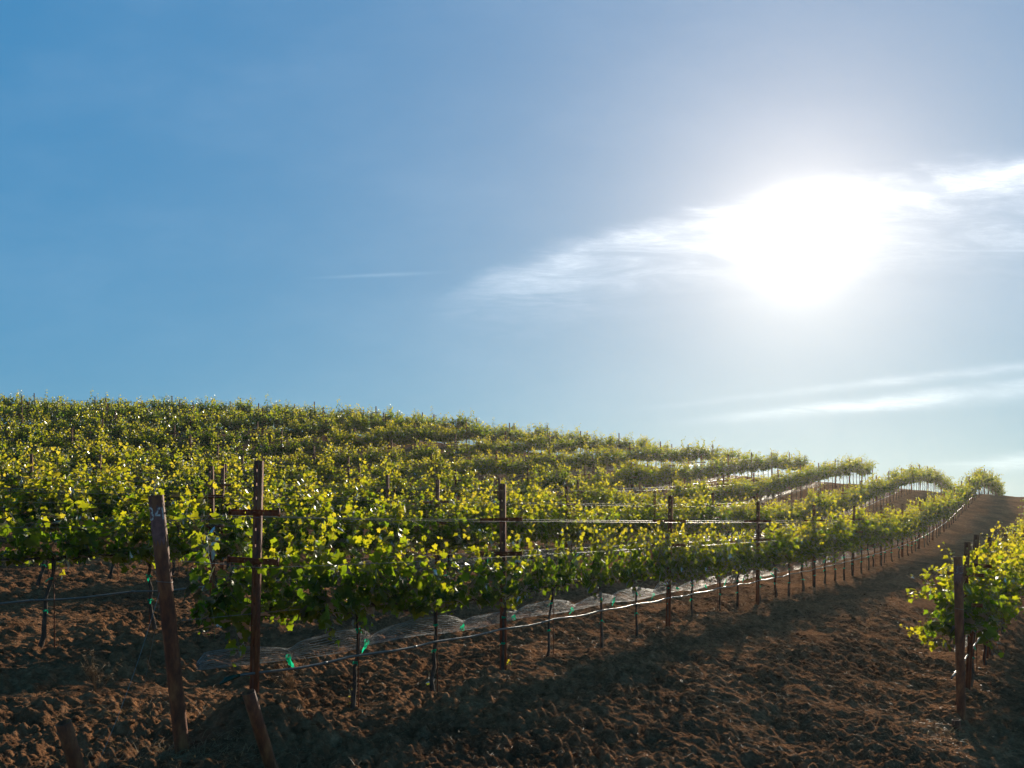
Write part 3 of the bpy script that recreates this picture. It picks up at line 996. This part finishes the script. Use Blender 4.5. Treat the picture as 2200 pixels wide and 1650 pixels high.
for k in range(KMIN, KMAX + 1):
    lo, hi = row_range(k)
    rn = row_name(k)
    single = k <= 2
    wl = [(.28, ZA1 + .045, 'upper', 'uphill'), (-.28, ZA1 + .045, 'upper', 'downhill')]
    if k <= 5: wl += [(.28, ZA2 + .045, 'lower', 'uphill'), (-.28, ZA2 + .045, 'lower', 'downhill')]
    if k == -1: wl = [(o_ * .75, z_, a_, b_) for o_, z_, a_, b_ in wl]
    for off, z, lv_, sd in wl:
        p = row_poly(k, off, z, lo + (.5 if k in ROW_START else 0), hi, 1.2, 0, .012)
        if k == 0:
            p = np.vstack([[T34 * .9 + E34 * .1 + [0, 0, -.28 if lv_ == 'lower' else 0]], p])
            p[0][:2] += [.05, .05]
        if k == -1:
            p = np.vstack([[T33 + [0, 0, -.05 if lv_ == 'upper' else -.4]], p])
        long_tube('trellis_wire', p, .0022 if k <= 1 else .0030, 4, M_WIRE,
                  'thin steel wire of the %s, %s end of %s crossarms' % (rn, sd, lv_), 'wire', 'trellis wires of the ' + rn)
    # cordon wire
    p = row_poly(k, 0, .94, lo, hi, 1.2)
    if k <= 5:
        long_tube('cordon_wire', p, .0024, 4, M_WIRE, 'thin wire under the leaves of the %s' % rn, 'wire', 'trellis wires of the ' + rn)
    hz = .50
    p = row_poly(k, -.03 if k == 0 else 0, hz - (.02 if k == 0 else 0), lo + (.5 if k == 0 else 0), hi, .31, .025, .02)
    h_ = long_tube('drip_hose', p, .0115 if k <= 1 else .011, 8 if k <= 1 else 5, M_HOSE,
                   'black drip irrigation hose strung low along the %s' % rn, 'hose', 'drip hoses of the vine rows')
    # emitters / couplings on the near hoses
    if k in (-1, 0, 1):
        P = []
        q, o = at_origin(p)
        for j in range(3, min(len(q) - 1, 60), 4):
            d_ = q[j + 1] - q[j]; d_ /= np.linalg.norm(d_)
            obj('emitter', mesh_tris('emitter', *tube([q[j] - d_ * .025, q[j] - d_ * .01, q[j] + d_ * .01, q[j] + d_ * .025], [.012, .016, .016, .012], 8), M_HOSE), h_)
    if k == 0:
        # green cap bag tied on the hose's end
        v, t = tube(np.array([[.0, 0, .0], [-.03, -.04, -.005], [-.07, -.09, -.02], [-.11, -.13, -.05]]), [.012, .018, .022, .010], 7, jitter=.5)
        obj('end_wrap', mesh_tris('end_wrap', v, t, M_WRAP), h_)
        h_.name = 'drip_hose'
    # net
    nlo, nhi = lo, hi
    if k == 1: nlo = 2.0
    if k == 0: nlo = -4.1
    if k == -1: nlo = 5.0
    segs = []
    if k <= 1:
        mid = min(nhi, nlo + (26 if k == 0 else 16))
        segs = [(nlo, mid, True), (mid, nhi, False)]
    else:
        segs = [(max(nlo, 2.0), nhi, False)]
    parts_ = []
    pins = []
    for a, b, dn in segs:
        if b - a < 2: continue
        m_, pin, C, us = net_mesh(k, a, b, dn)
        parts_.append(m_)
        if dn: pins += [(float(q), C[min(len(C) - 1, int((q - a) / .07))]) for q in pin[1:-1]]
    if not parts_: continue
    v, t = cat(*parts_)
    o = v[0].copy()
    ob = obj('bird_net', mesh_tris('bird_net', v - o, t, M_NET))
    ob.location = tuple(o)
    tag(ob, 'rolled up pale bird netting tied low along the %s' % rn, 'bird net', 'rolled bird nets of the vine rows')
    for u_, c_ in pins:
        r = np.random.default_rng(int(u_ * 100) + 5000 * (k + 2))
        P = []
        a = np.linspace(0, 6.28, 9)
        ring = np.stack([.024 * np.cos(a) * N[0], .024 * np.cos(a) * N[1], .030 * np.sin(a)], -1)
        dd = np.array([D[0], D[1], 0]) * .012
        V = np.concatenate([ring - dd, ring + dd]); kk = np.arange(8)
        P.append((V, np.concatenate([np.stack([kk, kk + 1, kk + 10], -1), np.stack([kk, kk + 10, kk + 9], -1)])))
        for _ in range(2):
            e = np.array([r.normal(0, .04), -.02 + r.normal(0, .02), r.uniform(-.12, .07)])
            s_ = np.array([.010, .004, .006])
            b0 = np.array([0, -.03, .0])
            P.append((np.array([b0 - s_, b0 + s_, b0 + e * .6 - s_ * 1.3, b0 + e * .6 + s_ * 1.3, b0 + e]), np.array([[0, 1, 3], [0, 3, 2], [2, 3, 4]])))
        tv, tt = cat(*P)
        to = obj('net_tie', mesh_tris('net_tie', tv, tt, M_TIE), ob)
        to.location = tuple(c_ + [0, 0, -.03] - o)

# guy wires of the leaning end post
for (px_, py_, lab) in ((-3.0, 6.9, 'thin guy wire from the post painted 34 down to the soil behind it'),
                        (-2.75, 5.75, 'thin slack guy wire from the post painted 34 towards the bare soil')):
    g0 = T34 * .68 + E34 * .32
    g2 = np.array([px_, py_, g1(px_, py_) + .0])
    pts = [g0 * (1 - s) + g2 * s + np.array([0, 0, -.08 * math.sin(math.pi * s)]) for s in np.linspace(0, 1, 9)]
    long_tube('guy_wire', pts, .0018, 4, M_WIRE, lab, 'wire', 'guy wires of the leaning end post')

# long cane at the end of the short row
t = VINE_EXTRA.get((-1, 0))
if t is not None:
    inv = lambda w: t.matrix_basis.inverted() @ Vector(w)
    bpy.context.view_layer.update()
    zg = t.location.z
    x0, y0 = t.location.x, t.location.y
    pts = [(x0 - .1, y0 - .1, zg + .93), (x0 - .35, y0 - .3, zg + .80), (x0 - .62, y0 - .4, zg + .82), (x0 - .85, y0 - .5, zg + .95), (x0 - 1.0, y0 - .55, zg + 1.07)]
    extra_shoot(None, [tuple(inv(p)) for p in pts], 34, .095, 5, 'long_shoot', t)
# suckers at the foot of two front-row vines
for n, sd in ((1, 3), (2, 4), (3, 6)):
    t = VINE_EXTRA.get((0, n))
    if t is None: continue
    z0 = .02
    extra_shoot(None, [(0.03, -.03, z0), (.06, -.06, z0 + .06), (.07, -.08, z0 + .15)], 6, .05, sd, 'sucker', t)

# dry thistle leaning behind the post
def weed(x, y, seed, label):
    r = np.random.default_rng(seed)
    P = []
    z = g1(x, y)
    t = thing('dry_weed', label, 'weed', (x, y, z))
    for i in range(9):
        e = np.array([r.normal(-.05, .10), r.normal(0, .08), .22 + .25 * r.random()])
        pts = np.array([[0, 0, -.02], e * .4 + r.normal(0, .01, 3), e * .8, e + [r.normal(0, .04), 0, -.03]])
        P.append(tube(pts, [.0025, .002, .0016, .001], 3))
        for j in range(12):
            s = .4 + .6 * r.random(); b0 = e * s
            P.append(tube([b0, b0 + r.normal(0, .02, 3), b0 + r.normal(0, .035, 3) + [0, 0, -.02]], [.0014, .0022, .001], 3))
    obj('stalks', mesh_tris('stalks', *cat(*P), M_STRAW), t)


weed(-3.95, 8.3, 1, 'bleached dry weed drooping in front of a leaning vine trunk')
weed(-2.15, 8.6, 2, 'small dry weed between two front posts near the hose')
weed(2.62, 4.9 + .9, 3, 'small dry weed on the open soil at the bottom')


# ------------------------------------------------------------------ sky
def build_world():
    w = bpy.data.worlds.new('World'); sc.world = w; w.use_nodes = True
    nt = w.node_tree; nt.nodes.clear()
    L = nt.links.new
    out = nd(nt, 'ShaderNodeOutputWorld')
    tc = nd(nt, 'ShaderNodeTexCoord')
    sky = nd(nt, 'ShaderNodeTexSky', sky_type='NISHITA', sun_disc=False)
    sky.sun_elevation = SUN_EL; sky.sun_rotation = SUN_AZ
    sky.altitude = 200; sky.air_density = 1.0; sky.dust_density = 0.0; sky.ozone_density = 1.0
    bg = nd(nt, 'ShaderNodeBackground', i_Strength=SKY)
    hs = nd(nt, 'ShaderNodeHueSaturation', i_Saturation=1.0, i_Value=1.0)
    vm = nd(nt, 'ShaderNodeMix', data_type='RGBA', blend_type='MULTIPLY'); vm.inputs[0].default_value = 1; vm.inputs[7].default_value = (.47, .52, .29, 1)
    L(sky.outputs[0], hs.inputs['Color']); L(hs.outputs[0], vm.inputs[6]); L(vm.outputs[2], bg.inputs[0])

    def M(op, a, b=None, c=None, clamp=False):
        n = nd(nt, 'ShaderNodeMath', operation=op, use_clamp=clamp)
        for i, q in enumerate((a, b, c)):
            if q is None: continue
            if isinstance(q, (int, float)): n.inputs[i].default_value = q
            else: L(q, n.inputs[i])
        return n.outputs[0]
    sep = nd(nt, 'ShaderNodeSeparateXYZ'); L(tc.outputs['Generated'], sep.inputs[0])
    yy = M('MAXIMUM', sep.outputs[1], .02)
    a = M('DIVIDE', sep.outputs[0], yy); e = M('DIVIDE', sep.outputs[2], yy)
    front = M('GREATER_THAN', sep.outputs[1], .05)
    # glow of the air round the sun
    sd = (math.cos(SUN_EL) * math.sin(SUN_AZ), math.cos(SUN_EL) * math.cos(SUN_AZ), math.sin(SUN_EL))
    dt = nd(nt, 'ShaderNodeVectorMath', operation='DOT_PRODUCT'); L(tc.outputs['Generated'], dt.inputs[0]); dt.inputs[1].default_value = sd
    ang = M('ARCCOSINE', M('MINIMUM', dt.outputs['Value'], .999999))
    deg = M('MULTIPLY', ang, 57.2958)
    g1_ = M('MULTIPLY', M('EXPONENT', M('MULTIPLY', M('POWER', M('DIVIDE', deg, 2.0), 2.0), -1)), 1.0)
    g2_ = M('MULTIPLY', M('EXPONENT', M('MULTIPLY', deg, -1 / 4.1)), .60)
    g3_ = M('MULTIPLY', M('EXPONENT', M('MULTIPLY', deg, -1 / 14.5)), GL3)
    def bgc(fac, col):
        b = nd(nt, 'ShaderNodeBackground'); b.inputs[0].default_value = (*col, 1); L(fac, b.inputs[1]); return b.outputs[0]
    def add(x, y):
        s = nd(nt, 'ShaderNodeAddShader'); L(x, s.inputs[0]); L(y, s.inputs[1]); return s.outputs[0]
    # high thin clouds: position along and across each streak
    comb = nd(nt, 'ShaderNodeCombineXYZ'); L(a, comb.inputs[0]); L(e, comb.inputs[1])
    def noise(scale, sx, sy, rot, detail=8, rough=.6, dist=0.0):
        mp = nd(nt, 'ShaderNodeMapping'); mp.inputs['Scale'].default_value = (sx, sy, 1); mp.inputs['Rotation'].default_value = (0, 0, rot)
        L(comb.outputs[0], mp.inputs[0])
        n = nd(nt, 'ShaderNodeTexNoise', i_Scale=scale, i_Detail=detail, i_Roughness=rough, i_Distortion=dist)
        L(mp.outputs[0], n.inputs['Vector']); return n.outputs[0]
    wisp = noise(9, 1, 5.0, R(-14), dist=.6)
    wisp2 = noise(16, 1, 3.0, R(28), dist=.8)
    fine = noise(34, 1, 7.0, R(-26), rough=.78, detail=12)
    def smooth(x, lo, hi):
        n = nd(nt, 'ShaderNodeMapRange', interpolation_type='SMOOTHSTEP'); L(x, n.inputs[0]); n.inputs[1].default_value = lo; n.inputs[2].default_value = hi
        return n.outputs[0]
    def band(a0, e0, a1, e1, w0, w1, curve=0.0, up=1.0, dn=1.0, wob=.012, s0=.03, s1=.03):
        """streak from (a0,e0) to (a1,e1), half widths w0, w1; up/dn scale the softness of either edge"""
        t = M('DIVIDE', M('SUBTRACT', a, a0), a1 - a0)
        line = M('ADD', M('MULTIPLY', t, e1 - e0), e0)
        bow = M('MULTIPLY', M('MULTIPLY', t, M('SUBTRACT', 1.0, t)), curve)
        line = M('ADD', M('ADD', line, bow), M('MULTIPLY', M('SUBTRACT', wisp2, .5), wob))
        d = M('SUBTRACT', e, line)
        wd = M('ADD', M('MULTIPLY', t, w1 - w0), w0)
        r = M('DIVIDE', d, wd)
        rp = M('MAXIMUM', r, 0.0); rn = M('MINIMUM', r, 0.0)
        q = M('ADD', M('POWER', M('MULTIPLY', rp, up), 2.0), M('POWER', M('ABSOLUTE', M('MULTIPLY', rn, dn)), 2.0))
        f = M('EXPONENT', M('MULTIPLY', q, -1.0))
        f = M('MULTIPLY', f, smooth(t, 0.0, s0)); 
        return M('MULTIPLY', f, M('SUBTRACT', 1.0, smooth(t, 1.0 - s1, 1.0)))
    tex = M('MULTIPLY', smooth(wisp, .30, .72), M('ADD', .50, M('MULTIPLY', smooth(fine, .32, .66), .60)))
    texs = M('ADD', .35, M('MULTIPLY', tex, .8))
    c = M('MULTIPLY', band(-.12, .255, .62, .415, .020, .040, curve=.125, up=1.9, dn=.50, wob=.03, s0=.25, s1=.01), M('ADD', .30, tex))
    c = M('MULTIPLY', c, .60)
    c2 = M('MULTIPLY', M('MULTIPLY', band(.30, .365, 1.1, .515, .010, .020, up=1.3, dn=.8, wob=.018, s0=.3), texs), .62)
    c3 = M('MULTIPLY', M('MULTIPLY', band(.40, .318, 1.1, .425, .010, .030, wob=.02, s0=.4), tex), .35)
    c4 = M('MULTIPLY', M('MULTIPLY', band(.14, .124, 1.2, .226, .0035, .020, up=1.0, dn=1.0, wob=.007, s0=.30), texs), .75)
    c5 = M('MULTIPLY', M('MULTIPLY', band(.07, .136, 1.2, .262, .003, .009, wob=.006, s0=.45), texs), .42)
    c6 = M('MULTIPLY', band(-.25, .2935, -.06, .302, .0013, .0022, wob=.002, s0=.5, s1=.5), .16)
    c7 = M('MULTIPLY', M('MULTIPLY', band(.44, .074, 1.1, .118, .007, .016, wob=.008, s0=.25), texs), .62)
    c8 = M('MULTIPLY', band(.40, .325, 1.1, .328, .0012, .002, wob=.001, s0=.3), .18)
    tot = c
    for q in (c2, c3, c4, c5, c6, c7, c8): tot = M('ADD', tot, q)
    cl = M('MULTIPLY', M('MULTIPLY', M('MULTIPLY', tot, front), .43), M('ADD', 1.0, M('MULTIPLY', M('EXPONENT', M('MULTIPLY', deg, -1 / 9.0)), .5)))
    # very faint veil of high cloud
    veil = M('MULTIPLY', M('MULTIPLY', smooth(noise(3.0, 1, 2.4, R(-12)), .35, .8), .035), front)
    s = add(bg.outputs[0], bgc(M('ADD', g1_, g2_), (1.0, .93, .80)))
    s = add(s, bgc(g3_, (.45, .275, .13)))
    b0 = nd(nt, 'ShaderNodeBackground', i_Strength=1.0); b0.inputs[0].default_value = (0, .143, .370, 1)
    # the air gets thinner, and darker, overhead
    L(M('SUBTRACT', 1.0, M('MULTIPLY', smooth(sep.outputs[2], .55, .95), .72)), b0.inputs[1]); s = add(s, b0.outputs[0])
    s = add(s, bgc(M('ADD', cl, veil), (1.0, .94, .87)))
    L(s, out.inputs[0])
    w.cycles.sampling_method = 'MANUAL'; w.cycles.sample_map_resolution = 1024


SKY = .05
FLARE_VEIL = .00032
GL3 = 1.0
build_world()

sun = bpy.data.lights.new('sun', 'SUN'); sun.energy = 5.0; sun.angle = R(.53); sun.color = (1.0, .88, .70)
so = bpy.data.objects.new('sun', sun); COL.objects.link(so)
dirv = Vector((math.cos(SUN_EL) * math.sin(SUN_AZ), math.cos(SUN_EL) * math.cos(SUN_AZ), math.sin(SUN_EL)))
so.rotation_euler = dirv.to_track_quat('Z', 'Y').to_euler(); so.location = (20, 60, 40)


def flare_veil(density, g):  # added scattering volume, lifts the shadows in place of lens flare
    v, t = box(-150, 150, -30, 330, -60, 16)
    m, nt, out = new_mat('thin_flare_veil')
    p = nd(nt, 'ShaderNodeVolumePrincipled'); p.inputs['Density'].default_value = density; p.inputs['Anisotropy'].default_value = g
    p.inputs['Color'].default_value = (.95, .90, .82, 1)
    nt.links.new(p.outputs[0], out.inputs['Volume'])
    obj('flare_veil', mesh_tris('flare_veil', v, t, m), kind='stuff', label='thin bright veil added over the vineyard to imitate lens flare')


if FLARE_VEIL:
    flare_veil(FLARE_VEIL, .7)

cam = bpy.data.cameras.new('camera'); cam.lens = 30.71; cam.shift_y = .1477; cam.sensor_width = 36; cam.clip_end = 20000; cam.clip_start = .1
co = bpy.data.objects.new('camera', cam); COL.objects.link(co)
co.location = (0, 0, 1.5); co.rotation_euler = (R(90), 0, 0)
sc.camera = co
sc.view_settings.view_transform = 'Standard'; sc.view_settings.look = 'None'
sc.view_settings.exposure = .25; sc.view_settings.gamma = 1
try:
    sc.cycles.max_bounces = 8; sc.cycles.transmission_bounces = 6; sc.cycles.diffuse_bounces = 4
except Exception:
    pass
